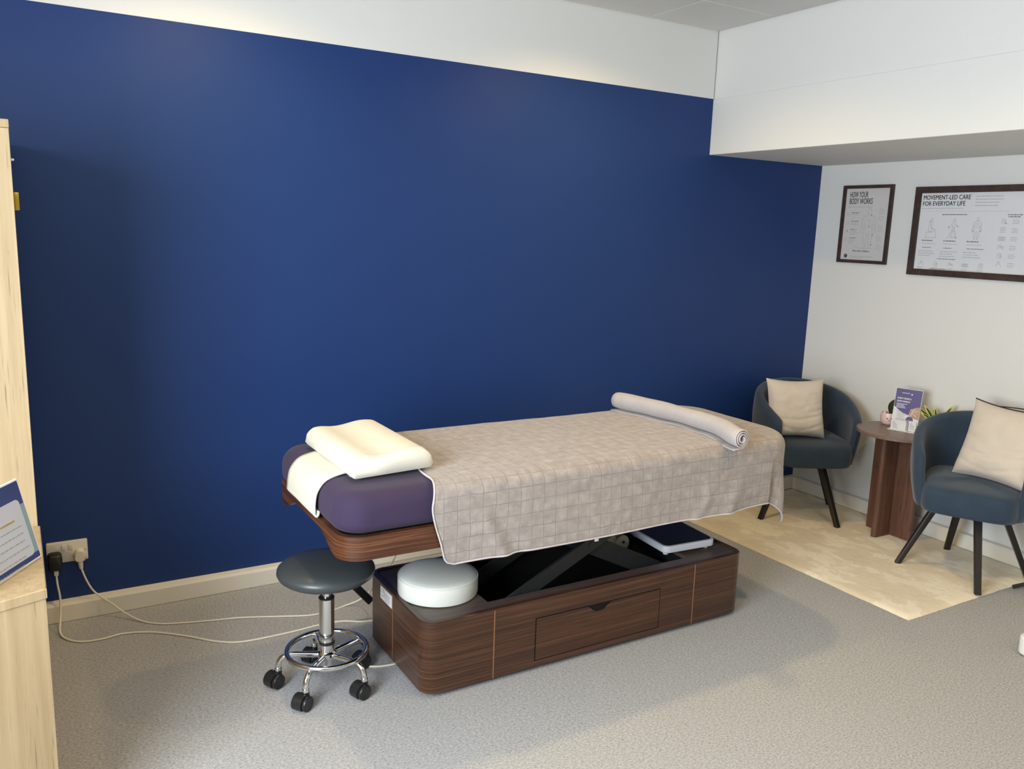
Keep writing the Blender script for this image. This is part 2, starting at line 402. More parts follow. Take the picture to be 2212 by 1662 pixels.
# drawer with notch pull
dx0, dx1, dz0, dz1 = -2.76, -2.178, .048, .209
tp(MB().box(dx0-.004, dx1+.004, by0-.0006, by0+.004, dz0-.004, dz1+.004), 'drawer_gap_shade', 'cavity_black', smooth=0)  # black plate standing in for the shade in the drawer gap and notch
nc, nw, nd = -2.476, .058, .026
prof = [(dx0, dz0), (dx1, dz0), (dx1, dz1)]
for i in range(13):
    a = i/12; xx = nc+nw*(1-2*a); prof.append((xx, dz1-nd*smooth01(min(a, 1-a)*2.6)))
prof.append((dx0, dz1))
tp(MB().rings([[(x, y, z) for x, z in prof] for y in (by0+.003, by0-.0022)]), 'drawer', 'walnut_band', label='walnut drawer front with scooped finger pull', smooth=0)
for x in (-2.937, -1.995):
    tp(MB().box(x-.0018, x+.0018, by0-.0012, by0+.003, bz0+.001, bz1-.004), 'copper_strip', 'copper_trim', smooth=0)
tp(MB().box(bx0-.0012, bx0+.003, -.948, -.945, bz0+.001, bz1-.002), 'copper_strip', 'copper_trim', smooth=0)
lb = tp(MB().box(bx0-.0011, bx0+.002, -.938, -.828, .222, .272), 'rating_label', 'paper_white', label='white rating sticker', smooth=0)
lm = MB()
for k, (ya, yb) in enumerate([(-.87, -.845), (-.92, -.85), (-.915, -.86), (-.92, -.842), (-.91, -.87)]):
    lm.box(bx0-.0016, bx0-.0011, ya, yb, .262-k*.0085, .2645-k*.0085)
tp(lm, 'label_print', 'ink_grey', lb, smooth=0); lb_off = 0
# scissor lift
def bar(mb, p, q, y, w, th):
    p = Vector(p); q = Vector(q); d = (q-p).normalized(); n = Vector((-d.y, d.x))*w/2
    vs = []
    for yy in (y-th/2, y+th/2):
        vs += [(p.x-n.x, yy, p.y-n.y), (q.x-n.x, yy, q.y-n.y), (q.x+n.x, yy, q.y+n.y), (p.x+n.x, yy, p.y+n.y)]
    return mb.add(vs, [(0, 1, 2, 3), (7, 6, 5, 4), (0, 4, 5, 1), (1, 5, 6, 2), (2, 6, 7, 3), (3, 7, 4, 0)])
for y in (-1.10, -.845):
    tp(bar(MB(), (-2.86, .20), (-2.02, .60), y, .055, .012), 'scissor_arm', 'scissor_grey', smooth=0)
    tp(bar(MB(), (-2.02, .19), (-2.86, .60), y+.035, .075, .012), 'scissor_arm', 'scissor_grey', smooth=0)
for x, z, nm in ((-2.44, .40, 'pivot_rod'), (-2.86, .20, 'pivot_rod'), (-2.02, .19, 'pivot_rod'), (-2.02, .60, 'pivot_rod'), (-2.86, .60, 'pivot_rod')):
    tp(MB().tube([(x, -1.109, z), (x, -.79, z)], .011, 10), nm, 'black_metal')
for y in (-1.09, -.83):
    tp(MB().box(-2.95, -1.93, y-.02, y+.03, .585, .622, .003, 1), 'lift_rail', 'cavity_black')
ac = MB()
ac.tube([(-2.155, -.945, .30), (-2.155, -.82, .30)], .036, 24).tube([(-2.205, -.935, .315), (-2.205, -.85, .315)], .026, 20).tube([(-2.155, -.88, .30), (-2.6, -.88, .40)], .022, 14)
am = tp(ac, 'lift_motor', 'cream_motor')
tp(MB().tube([(-2.150, -.9475, .305), (-2.150, -.945, .305)], .006, 12).tube([(-2.14, -.9475, .276), (-2.14, -.945, .276)], .004, 10), 'motor_screw', 'black_plastic', am)
# walnut top frame with shallow arch in the head end
fx0, fx1, fy0, fy1, ftop, fbot = -3.532, -1.69, -1.332, -.610, .676, .600
def zb(x, y):
    if x < fx0+.03: return fbot+.048*smooth01((-.72-y)/.14)*smooth01((y+1.27)/.16)
    return fbot
R = []
for ins, k in ((.02, 'b'), (0, 'b'), (0, 't'), (.02, 't'), (.02, 'b')):
    R.append([(x, y, zb(max(fx0, x-ins), y) if k == 'b' else ftop) for x, y in rrect(fx0+ins, fx1-ins, fy0+ins, fy1-ins, .080-ins, 12, 24)])
tp(MB().rings(R, False, False), 'top_frame', 'walnut_frame')
tp(MB().rings([[(x, y, z) for x, y in rrect(fx0+.02, fx1-.02, fy0+.02, fy1-.02, .06, 8)] for z in (.652, .672)]), 'deck', 'cavity_black')
tp(MB().box(-3.10, -1.90, -1.12, -.70, .622, .652), 'deck_beam', 'cavity_black', smooth=0)
# purple mattress
mm = MB(); slab(mm, -3.531, -1.70, -1.322, -.604, .674, .803, .095, .062, .035, 12, 20, .006)
mt = tp(mm, 'mattress', 'purple_cover', smooth=180)
pipe = [(x, y, .681) for x, y in rrect(-3.506, -1.72, -1.300, -.630, .075, 10, 4)]
tp(MB().tube(pipe, .004, 6, True), 'piping', 'purple_cover', mt)

# ------------------------------------------------------------------ blanket over the table
Yn, Yf, Xf, ztop = -1.345, -.612, -1.548, .813
cr, sh = .19, .055
REND = cr-sh+sh*PI/2+(ztop-sh-.540)
def drape(s, tt):
    cx = min(s, Xf-cr); cy = min(max(tt, Yn+cr), Yf-cr)
    d = Vector((s-cx, tt-cy)); r = d.length
    u = d/r if r > 1e-6 else Vector((0, 0))
    bump = .0022*fbm(s*5, tt*5, 1.7)
    r0 = cr-sh
    if r <= r0: return (s, tt, ztop+bump)
    arc = sh*PI/2
    if r < r0+arc:
        a = (r-r0)/sh; h = r0+sh*math.sin(a); z = ztop-sh*(1-math.cos(a))
        return (cx+u.x*h, cy+u.y*h, z+bump*math.cos(a))
    drop = r-r0-arc; h = cr; z = ztop-sh-drop
    k = smooth01(drop/.22)
    fold = 0
    if u.y < -.2:
        fold += .011*k*math.sin(s*9+1.2*math.sin(s*3.1)+drop*4)*(.35+.65*smooth01((s+2.3)/.5)+.5*smooth01((-2.95-s)/.2))
        fold += .010*k*math.exp(-((s+3.10-drop*.55)/.028)**2) - .008*k*math.exp(-((s+3.05-drop*.6)/.03)**2)
        fold += .012*k*math.exp(-((s+1.86+drop*.5)/.03)**2) + .010*k*math.exp(-((s+1.98+drop*.7)/.025)**2)
    if u.x > .05 and u.y < -.05:
        ang = math.atan2(-u.y, u.x)
        fold += k*(.012*math.sin(ang*8.0-.4)-.012)
    h += fold+.006*k
    return (cx+u.x*h, cy+u.y*h, z)
NS, NT = 150, 120
t_far, t_near = Yf-cr+.33, Yn+cr-REND
def s0(tt):
    if tt > -1.25: return -3.095-.12*smooth01((-.70-tt)/.55)
    a = (-1.25-tt)/(-1.25-t_near)
    v = -3.215-.028*smooth01(a*2.2)+.045*smooth01((a-.4)/.6)
    e = tt-t_near
    if e < .035: v += .035*(1-math.sqrt(max(0, 1-(1-e/.035)**2)))
    return v
s1 = Xf-cr+cr-sh+sh*PI/2+.095
bv, buv = [], {}
for j in range(NT+1):
    b = j/NT; tt = t_far+(t_near-t_far)*b
    for i in range(NS+1):
        a = i/NS; st = s0(tt); s = st+(s1-st)*a
        buv[len(bv)] = (s, tt); bv.append(drape(s, tt))
bl = MB().add(bv, [(j*(NS+1)+i, j*(NS+1)+i+1, (j+1)*(NS+1)+i+1, (j+1)*(NS+1)+i) for j in range(NT) for i in range(NS)])
B = bl.build('blanket', M['quilted_plush'], None, 180, uv=buv)
sol = B.modifiers.new('thickness', 'SOLIDIFY'); sol.thickness = .005; sol.offset = -1
tag(B, 'grey-beige quilted plush blanket draped over the massage table', 'blanket')
idx = [j*(NS+1) for j in range(NT+1)] + [NT*(NS+1)+i for i in range(1, NS+1)] + [j*(NS+1)+NS for j in range(NT-1, -1, -1)]
MB().tube([bv[i] for i in idx], .0032, 6).build('hem', M['hem'], B, 60)
# wash-care tag at the near hem
c0 = Vector(drape(-2.605, t_near))
MB().box(c0.x-.008, c0.x+.008, c0.y-.001, c0.y+.001, c0.z-.012, c0.z+.002).build('care_tag', M['hem'], B, 0)

# ------------------------------------------------------------------ rolled towel across the foot end
def roll_axis(v):   # far to near
    y = -.668+(-1.392+.668)*v
    x = -2.008+.055*v + .055*math.sin(PI*v)*(1-.25*v) - .02*smooth01((v-.8)/.2)
    z = .861 - .004*math.sin(PI*v) - .014*smooth01((v-.72)/.28)
    return Vector((x, y, z))
turns = 3.4; npt = 150; sp_ = []
for i in range(npt+1):
    a = i/npt; ang = -PI/2+2*PI*turns*(1-a); r = .009+.030*a**.9
    r *= 1+.02*math.sin(ang*3)
    sp_.append((r*math.cos(ang), r*math.sin(ang)))
for k in range(1, 7): sp_.append((-.0058*k, -.039-.0005*k))
nst = 34; rings = []
for k in range(nst+1):
    v = k/nst; c = roll_axis(v)
    wob = 1+.04*math.sin(v*9)+.03*math.sin(v*23)
    end = 0
    rings.append([(c.x+px*wob, c.y - (.010*(1-i/len(sp_))*(1 if k == nst else 0)), c.z+pz*wob+(.0 if i < npt else 0)) for i, (px, pz) in enumerate(sp_)])
tw = MB().rings(rings, False, False, closed=False)
TW = tw.build('rolled_towel', M['grey_towel'], None, 180)
sol = TW.modifiers.new('thickness', 'SOLIDIFY'); sol.thickness = .0042; sol.offset = 0
tag(TW, 'rolled grey towel lying across the foot end of the blanket', 'towel')
MB().tube([Vector(p)+Vector((0, -.001, 0)) for p in rings[-1]], .003, 6).build('towel_edge', M['hem'], TW, 60)

# ------------------------------------------------------------------ contour pillow and white face strip
def contour_pillow():
    W, L, rr = .285, .475, .03
    def top(u):
        return .058+.008*math.exp(-((u-.18)/.14)**2)+.013*math.exp(-((u-.74)/.22)**2)
    loop = []
    n = 40
    for i in range(n+1):
        u = i/n; e = min(u, 1-u)
        k = math.sqrt(max(0, 1-(1-min(e/.13, 1))**2))
        loop.append((W*(u-.5), .012+(top(u)-.012)*k))
    for i in range(n-1, 0, -1):
        u = i/n; e = min(u, 1-u); k = math.sqrt(max(0, 1-(1-min(e/.06, 1))**2))
        loop.append((W*(u-.5), .012*(1-k)))
    cz = .035; rings = []
    ks = [0, .15, .35, .6, .85, 1]
    steps = [(-L/2+rr*(1-math.sin(PI/2*a)), 1-.22*(1-math.sin(PI/2*a))**1.2) for a in []]
    seq = []
    for a in ks: seq.append((-L/2+rr*(1-math.cos(PI/2*a)) if a else -L/2, .80+.20*math.sin(PI/2*a)))
    for q in range(1, 12): seq.append((-L/2+rr+(L-2*rr)*q/12, 1))
    for a in reversed(ks): seq.append((L/2-rr*(1-math.cos(PI/2*a)) if a else L/2, .80+.20*math.sin(PI/2*a)))
    for y, k in seq:
        ring = []
        for x, z in loop:
            zz = max(0.0, cz+(z-cz)*k) if z > cz else cz+(z-cz)*(.86+.14*k)
            ring.append((x*(.93+.07*k), y, max(0, zz)))
        rings.append(ring)
    return rings, loop
P = thing('contour_pillow', 'cream contoured memory foam pillow at the head of the massage table', 'pillow', (-3.312, -.955, .8205))
P.rotation_euler = (0, math.radians(-2.0), math.radians(0.5))
pr, plp = contour_pillow()
pb = MB().rings(pr).build('cover', M['cream_cotton'], P, 180)
MB().tube([(x*1.002, y, z) for x, y, z in pr[5]], .0016, 5, True).build('seam', M['hem'], pb, 60)
# strip runs from under the pillow over the head end and curls back at the bottom
path = [(-3.20, .8165), (-3.30, .8165), (-3.42, .8165), (-3.466, .812), (-3.509, .797), (-3.536, .765), (-3.5445, .73), (-3.546, .70), (-3.546, .690), (-3.541, .683), (-3.5355, .688), (-3.5335, .70)]
pth = catmull([(x, 0, z) for x, z in path], 6)
sr = []
for i, p in enumerate(pth):
    k = i/(len(pth)-1); row = []
    for q in range(15):
        v = q/14; y = (-.795-.035*(1-k))+(-1.105-.015*k+.795+.035*(1-k))*v
        row.append((p.x, y, p.z+.0006*math.sin(v*9+k*6)))
    sr.append(row)
ST = MB().rings(sr, False, False, closed=False).build('face_towel', M['cream_cotton'], None, 180)
sol = ST.modifiers.new('thickness', 'SOLIDIFY'); sol.thickness = .006; sol.offset = 0
tag(ST, 'white cloth strip tucked under the pillow, hanging over the head end', 'towel')

# ------------------------------------------------------------------ round cushion and scale on the base
RC = thing('round_cushion', 'round pale grey vinyl bolster cushion on the left base shelf', 'cushion', (-3.045, -.985, .279))
q = MB().lathe([(.10, 0), (.140, 0), (.1465, .004), (.148, .010), (.148, .060), (.1465, .0655)], 64)
q.build('side_band', M['vinyl_white'], RC, 40)
MB().lathe([(.1455, .064), (.1455, .068), (.140, .073), (.12, .079), (.08, .085), (.04, .088), (.005, .089)], 64).build('top_pad', M['vinyl_white'], RC, 60)
MB().tube([(.1465*math.cos(2*PI*i/64), .1465*math.sin(2*PI*i/64), .0665) for i in range(64)], .0022, 6, True).build('seam', M['vinyl_white'], RC, 60)

SCL = thing('bathroom_scale', 'white and black flat weighing scale on the right base shelf', 'scale', (-1.915, -.975, .279))
SCL.rotation_euler = (0, 0, math.radians(-4))
sw, sd = .135, .145
s_ = MB(); slab(s_, -sw, sw, -sd, sd, .014, .044, .03, .006, .006, 8)
s_.build('body', M['grey_white_plastic'], SCL, 40)
MB().rings([[(x, y, z) for x, y in rrect(-sw+.012, sw-.012, -sd+.012, sd-.012, .022, 8)] for z in (.042, .0455)]).build('platform', M['black_plastic'], SCL, 40)
for x in (-1, 1):
    for y in (-1, 1): MB().lathe([(.011, 0), (.012, .004), (.012, .0145)], 14, (x*(sw-.03), y*(sd-.035), 0)).build('foot', M['grey_white_plastic'], SCL, 40)

# ------------------------------------------------------------------ stool
S = thing('rolling_stool', 'black padded rolling stool with chrome five-star base beside the table head', 'stool', (-3.455, -.945, 0))
seat = MB().lathe([(.02, .395), (.13, .395), (.150, .400), (.163, .410), (.168, .421), (.166, .432), (.155, .443), (.13, .452), (.09, .459), (.045, .4625), (.006, .463)], 64)
seat.build('seat', M['vinyl_black'], S, 180)
MB().lathe([(.06, .380), (.06, .396)], 24).build('seat_plate', M['black_plastic'], S, 40)
MB().lathe([(.0155, .27), (.0155, .384)], 24).build('piston', M['chrome'], S, 40)
MB().lathe([(.0268, .3195), (.0275, .3205), (.0275, .3235), (.0262, .3245), (.017, .3245)], 32).build('collar', M['black_plastic'], S, 40)
MB().lathe([(.0265, .155), (.0268, .321)], 32).build('column', M['chrome'], S, 40)
MB().lathe([(.0275, .150), (.0282, .152), (.0282, .160), (.0275, .162)], 32).build('column_ring', M['black_plastic'], S, 40)
MB().lathe([(.018, .062), (.020, .060), (.022, .085), (.030, .098), (.033, .108), (.033, .118), (.028, .122), (.0262, .124), (.0262, .156)], 32).build('hub', M['chrome'], S, 40)
MB().tube([((.138)*math.cos(2*PI*i/72), .138*math.sin(2*PI*i/72), .126) for i in range(72)], .0095, 12, True).build('foot_ring', M['chrome'], S, 180)
ld = math.radians(14)
MB().tube([(.05*math.cos(ld), .05*math.sin(ld), .386), (.10*math.cos(ld), .10*math.sin(ld), .383), (.16*math.cos(ld), .16*math.sin(ld), .372)], .005, 8).build('lever', M['black_plastic'], S, 60)
for k, adeg in enumerate((160, 227, 300, 16, 88)):
    a = math.radians(adeg); c, s = math.cos(a), math.sin(a)
    pts = catmull([(r*c, r*s, z) for r, z in ((.028, .108), (.07, .111), (.115, .113), (.140, .110), (.158, .098), (.166, .080), (.168, .062))], 6)
    lg = MB().tube(pts, .0105, 12).build('leg', M['chrome'], S, 180)
    MB().lathe([(.012, .055), (.0125, .067), (.0105, .070)], 16, (.168*c, .168*s, 0)).build('stem_cap', M['chrome'], lg, 40)
    # caster: twin wheel turned towards the camera, hood over it
    wa = math.radians((205, 215, 200, 190, 215)[k]); hx, hy = math.cos(wa), math.sin(wa)     # rolling direction
    ax, ay = -hy, hx                                                    # axle direction
    wc = Vector((.168*c+.016*hx, .168*s+.016*hy, .0262))
    hm = MB(); rr = []
    prof = []
    for i in range(17):
        th = math.radians(-25+245*i/16); prof.append((.0290*math.cos(th), .0290*math.sin(th)))
    
    rr = [[(wc.x+hx*u*-1+ax*o, wc.y+hy*u*-1+ay*o, wc.z+v) for u, v in prof] for o in (-.0265, .0125)]
    hm.rings(rr)
    hm.lathe([(.013, 0), (.013, .022)], 14, (.168*c, .168*s, .036))
    cst = hm.build('caster', M['black_plastic'], S, 50)
    for sgn in (-1, 1):
        wm = MB(); rg_ = []
        for o, r_ in ((.0135, .018), (.0135, .0245), (.0165, .0262), (.0235, .0262), (.0265, .0245), (.0275, .020), (.0265, .0185), (.0268, .004)):
            rg_.append([(wc.x+ax*o*sgn+r_*math.cos(2*PI*i/28)*hx, wc.y+ay*o*sgn+r_*math.cos(2*PI*i/28)*hy, wc.z+r_*math.sin(2*PI*i/28)) for i in range(28)])
        wm.rings(rg_); wm.build('wheel', M['black_plastic'], cst, 40)

# ------------------------------------------------------------------ tub chairs
def tub_chair(label, loc, seat_rot, leg_rot, group):
    root = thing('tub_chair', label, 'chair', loc, 0, group)
    MR = Matrix.Rotation(seat_rot, 4, 'Z')
    # shell
    a, arm = .262, .225
    Lc = PI*a/2+arm
    def plan(q, rad):
        d = abs(q)*Lc; sg = 1 if q >= 0 else -1
        if d <= PI*a/2:
            ph = d/a; return Vector((sg*rad*math.sin(ph), rad*math.cos(ph)+.02))
        e = d-PI*a/2
        return Vector((sg*(rad-.042*(e/arm)**2), .02-e))
    def taper(z):   # narrower towards the seat base
        tt = min(max((z-.335)/.24, 0), 1); return .86+.14*math.sin(tt*PI/2)-.05*smooth01((z-.60)/.2)
    rings = []; NQ = 56
    for i in range(NQ+1):
        q = -1+2*i/NQ
        h = .588+.167*(1-abs(q)**1.9)
        e = (1-abs(q))*Lc
        kend = math.sqrt(max(.03, 1-(1-min(e/.035, 1))**2))
        h -= .035*(1-kend)
        th = .052*kend; zlo = .345
        ring = []
        nz = 9
        for k in range(nz):
            z = zlo+(h-.02-zlo)*k/(nz-1); p = plan(q, a*taper(z)+th/2*1); ring.append((p.x, p.y, z))
        for k in range(1, 6):
            b = PI*k/6; z = h-.02+.026*math.sin(b); p = plan(q, a*taper(h-.02)+th/2*math.cos(b)); ring.append((p.x, p.y, z))
        for k in range(nz-1, -1, -1):
            z = zlo+(h-.02-zlo)*k/(nz-1); p = plan(q, a*taper(z)-th/2); ring.append((p.x, p.y, z))
        rings.append([MR @ Vector(p) for p in ring])
    MB().rings(rings).build('shell', M['navy_velvet'], root, 180)
    # seat cushion
    def seat_ring(sc_, z, fr=0):
        out = []
        for i in range(56):
            th = 2*PI*i/56; cx, sx = math.cos(th), math.sin(th)
            x = .216*math.copysign(abs(cx)**.42, cx); y = .248*math.copysign(abs(sx)**.52, sx)-.025
            out.append(MR @ Vector((x*sc_, (y+.025)*sc_-.025, z - (.012*smooth01((-y-.12)/.15) if z > .42 else 0))))
        return out
    st = [(.90, .338), (.975, .342), (1.0, .362), (1.005, .40), (1.0, .435), (.985, .455), (.95, .468), (.88, .476), (.7, .481), (.4, .484), (.06, .485)]
    MB().rings([seat_ring(s_, z) for s_, z in st]).build('seat', M['navy_velvet'], root, 180)
    # swivel plate and splayed square legs
    LR = Matrix.Rotation(leg_rot, 4, 'Z')
    pl = MB().lathe([(.07, .322), (.075, .326), (.075, .339), (.06, .339)], 24)
    for r in (0, PI/2):
        pl.box(-.155, .155, -.016, .016, .298, .324, .003, 1, mat=Matrix.Rotation(leg_rot+PI/4+r, 4, 'Z'))
    pl.build('swivel_frame', M['black_metal'], root, 40)
    for sx in (-1, 1):
        for sy in (-1, 1):
            tpv = Vector((sx*.105, sy*.105, .322)); bt = Vector((sx*.208, sy*.208, .0))
            o1 = Vector((sx, sy, 0)).normalized(); o2 = Vector((-sy*o1.x/sx*sx*0-o1.y, o1.x, 0))
            rr = []
            for p, w_ in ((tpv, .015), (bt, .0125)):
                rr.append([LR @ (p+o1*u*w_+o2*v*w_) for u, v in ((-1, -1), (-.7, -1.15), (.7, -1.15), (1, -1), (1, 1), (.7, 1.15), (-.7, 1.15), (-1, 1))])
            MB().rings(rr).build('leg', M['black_metal'], root, 40)
    return root
C1 = tub_chair('navy velvet tub chair in the corner behind the massage table foot', (-.412, -.395, .0115), math.radians(-27), math.radians(45), 'navy tub chairs')
C2 = tub_chair('navy velvet tub chair in front of the side table, at the right frame edge', (-.358, -1.385, .0105), math.radians(-62), 0, 'navy tub chairs')

# ------------------------------------------------------------------ throw pillows
def throw_pillow(label, mtx, w_, seed, zipper=False):
    root = thing('throw_pillow', label, 'cushion', matrix=mtx, group='beige throw pillows')
    N = 40; mb = MB()
    def pt(u, v, side):
        x = u*w_/2*(1-.10*(1-v*v)); y = v*w_/2*(1-.10*(1-u*u))
        th = .068*(max(0, 1-u**4)*max(0, 1-v**4))**.55*(1-.18*v)
        wr = 0
        for k in range(5):
            ph = seed*1.7+k*2.1
            c = -.75+.28*k+.25*(abs(u)**1.5)*(1 if k < 3 else .4)
            wr -= .0075*math.exp(-((v-c+.06*math.sin(u*2+ph))/.045)**2)*smooth01((abs(u)-.1+.35*(k < 2))/.5)*(1 if k < 3 else .5)
        wr += .006*fbm(u*2+seed, v*2.6, seed)
        th = max(0, th+(wr*(1-u**4)*(1-v**4) if side > 0 else 0))
        return (x, y, side*th)
    g = [[pt(-1+2*i/N, -1+2*j/N, 1) for i in range(N+1)] for j in range(N+1)]
    h = [[pt(-1+2*i/N, -1+2*j/N, -1) for i in range(N+1)] for j in range(N+1)]
    vs = [p for r in g for p in r]; fs = [(j*(N+1)+i, j*(N+1)+i+1, (j+1)*(N+1)+i+1, (j+1)*(N+1)+i) for j in range(N) for i in range(N)]
    mb.add(vs, fs); n0 = len(vs)
    mb.add([p for r in h for p in r], [tuple(reversed(f)) for f in fs])
    mb.build('cover', M['beige_plush'], root, 180)
    if zipper:
        top = [(g[N][i][0], g[N][i][1]+.002, 0) for i in range(N+1)]
        MB().tube(top, .0032, 6).build('zip', M['black_plastic'], root, 60)
        op = [(g[N][i][0], g[N][i][1]+.002+.016*math.sin(PI*(i-12)/24), -.014*math.sin(PI*(i-12)/24)) for i in range(12, 37)]
        MB().tube(op, .0028, 6).build('zip', M['black_plastic'], root, 60)
    return root
def frame_mtx(center, right, up):
    r = Vector(right).normalized(); n = r.cross(Vector(up)).normalized(); u = n.cross(r)
    c = Vector(center)
    return Matrix(((r.x, u.x, n.x, c.x), (r.y, u.y, n.y, c.y), (r.z, u.z, n.z, c.z), (0, 0, 0, 1)))
throw_pillow('beige plush throw pillow propped in the navy chair in the corner', frame_mtx((-.525, -.415, .652), (.90, -.44, .0), (.10, .22, .97)), .342, 1)
throw_pillow('beige plush throw pillow with black zip in the chair at right edge', frame_mtx((-.315, -1.475, .668), (.0, -1, -.02), (.30, .02, .95)), .385, 5, True)

# ------------------------------------------------------------------ side table
tc_ = (-.224, -.878)
ST_ = thing('side_table', 'round walnut side table with cross-shaped panel base between the chairs', 'table', (*tc_, .0115))
MB().lathe([(.18, .568), (.2195, .568), (.222, .5705), (.222, .5845), (.2195, .587), (.18, .587)], 72).build('table_top', M['table_top_walnut'], ST_, 40)
def panel(rot):
    mb = MB(); hw, th = .139, .017
    pts = rrect(-hw, hw, -th, th, .0165, 6)
    mb.rings([[Matrix.Rotation(rot, 3, 'Z') @ Vector((x, y, z)) for x, y in pts] for z in (0, .568)])
    return mb
panel(0).build('base_panel', M['table_walnut'], ST_, 50); panel(PI/2).build('base_panel', M['table_walnut'], ST_, 50)
MB().lathe([(.006, .548), (.006, .568)], 10, (-.075, -.03, 0)).build('fixing_block', M['table_walnut'], ST_, 40)
TZ = .0115+.587

# pink pig pot with one round leaf
PG = thing('pink_plant_pot', 'small pink face planter with a single dark round leaf on the side table', 'plant', (-.155, -.752, TZ))
MB().lathe([(.022, 0), (.030, .002), (.038, .012), (.0425, .03), (.043, .045), (.041, .060), (.0385, .068), (.036, .068), (.037, .06), (.036, .056)], 40).build('pot', M['pink_ceramic'], PG, 50)
MB().lathe([(.004, .057), (.0365, .057)], 24).build('soil', M['soil'], PG, 40)
fd = Vector((-.80, -.60, 0)); fs_ = Vector((-.60, .80, 0)).cross(Vector((0, 0, 1))) if False else Vector((.60, -.80, 0))
pm = MB()
for dx, dz, r in ((-.008, .040, .0032), (.012, .041, .0032), (.003, .030, .0024)):
    c = fd*.0425+fs_*dx+Vector((0, 0, dz)); pm.tube([c-fd*.002, c+fd*.0012], r, 10)
pm.build('face_dots', M['ink'], PG, 40)
for sg in (-1, 1):
    b = fs_*sg*.024+fd*.028
    MB().rings([[b+Vector((0, 0, .064))+Vector((.009*k*math.cos(t_), .007*k*math.sin(t_), h)) for t_ in [2*PI*i/10 for i in range(10)]] for k, h in ((1, 0), (.8, .008), (.3, .015))]).build('ear', M['pink_ceramic'], PG, 60)
def leaf(mb, base, tip, width, normal, curl=.0, n=10):
    base, tip, nr = Vector(base), Vector(tip), Vector(normal).normalized()
    d = tip-base; sd_ = d.cross(nr).normalized()
    rows = []
    for i in range(n+1):
        t_ = i/n; wv = width*math.sin(PI*min(max(t_, .02), .985))**.75
        c = base+d*t_+nr*curl*math.sin(PI*t_)
        rows.append([c-sd_*wv+nr*.0015*0, c-nr*.002*(1 if wv > 0 else 0), c+sd_*wv])
    return rows
def build_leaf(name, rows, mat, parent, thick=.0016):
    o = MB().rings(rows, False, False, closed=False).build(name, mat, parent, 180)
    s2 = o.modifiers.new('thickness', 'SOLIDIFY'); s2.thickness = thick; s2.offset = 0
    return o
build_leaf('leaf', leaf(None, (.004, -.006, .058), (-.006, -.046, .155), .030, (-.85, -.45, .2)), M['leaf_dark'], PG)

# leaflet holder with leaflets and cards
LH = thing('leaflet_holder', 'clear stand with purple and white therapy leaflet on the side table', 'leaflet holder', matrix=frame_mtx((-.21, -.885, TZ), (.30, -1, 0), (.0, 0, 1)))
lw, lh_, ld_ = .067, .222, .03
tilt = .035
def lq(mb, x0, x1, y0, y1, z, th=.0006):
    """flat sheet in the leaning plane of the holder"""
    vs = []
    for dz in (0, th):
        vs += [(x0, y0, z+dz-tilt*y0/lh_), (x1, y0, z+dz-tilt*y0/lh_), (x1, y1, z+dz-tilt*y1/lh_), (x0, y1, z+dz-tilt*y1/lh_)]
    return mb.add(vs, [(3, 2, 1, 0), (4, 5, 6, 7), (0, 1, 5, 4), (1, 2, 6, 5), (2, 3, 7, 6), (3, 0, 4, 7)])
lq(MB(), -lw-.002, lw+.002, .002, lh_+.002, -.004, .002).build('back_plate', M['clear_edge'], LH, 0)
MB().box(-lw-.004, lw+.004, 0, .003, -.012, .036).build('foot_plate', M['clear_edge'], LH, 0)
sh_ = lq(MB(), -lw, lw, .004, lh_, -.0015).build('leaflet', M['paper_white'], LH, 0)
pp = MB()
up_ = []
for i in range(17):
    a = i/16; x = -lw+2*lw*a; y = .125-.040*a-.018*math.sin(PI*a*1.05)
    up_.append((x, max(y, .075)))
poly = up_+[(lw, lh_), (-lw, lh_)]
pp.rings([[(x, y, z-tilt*y/lh_) for x, y in poly] for z in (-.0009, -.0005)])
pp.build('purple_panel', M['purple_print'], sh_, 0)
tn = MB()
poly = [(.067, .135), (.050, .131), (.030, .120), (.016, .103), (.014, .086), (.026, .074), (.067, .066)]
tn.rings([[(x, y, z-tilt*y/lh_) for x, y in poly] for z in (-.0003, .0003)]).build('photo_print', M['tan_print'], sh_, 0)
cp = MB()
poly = [(.022+.019*math.cos(t_), .058+.020*math.sin(t_)) for t_ in [PI*2*i/24 for i in range(24)]]
cp.rings([[(x, y, z-tilt*y/lh_) for x, y in poly] for z in (-.0002, .0006)]).build('round_photo', M['ink_grey'], sh_, 0)
cp = MB()
poly = [(.022+.019*math.cos(t_), .058+.020*math.sin(t_)) for t_ in [PI*i/14 for i in range(15)]]
cp.rings([[(x, y, z-tilt*y/lh_) for x, y in poly] for z in (.0003, .0009)]).build('round_photo', M['purple_print'], sh_, 0)
def text_rows(body, size, x, y, sx=1.0):
    cu = bpy.data.curves.new('lettering', 'FONT'); cu.body = body; cu.size = size; cu.resolution_u = 3
    o = bpy.data.objects.new('lettering', cu); COL.objects.link(o)
    bpy.context.view_layer.update()
    me = bpy.data.meshes.new_from_object(o.evaluated_get(bpy.context.evaluated_depsgraph_get()))
    bpy.data.objects.remove(o); bpy.data.curves.remove(cu)
    vs = [(v.co.x*sx+x, v.co.y+y) for v in me.vertices]; fs = [tuple(p.vertices) for p in me.polygons]
    bpy.data.meshes.remove(me); return vs, fs
def text_on(mb, body, size, x, y, zf, sx=1.0, width=None, bold=0.0):
    vs, fs = text_rows(body, size, x, y, sx)
    if width:
        k = width/(max(v[0] for v in vs)-x); vs = [(x+(v[0]-x)*k, v[1]) for v in vs]
    for ox in ((0,) if not bold else (-bold, 0, bold)):
        mb.add([(vx+ox, vy, zf(vy)+abs(ox)*.01) for vx, vy in vs], fs)
    return mb
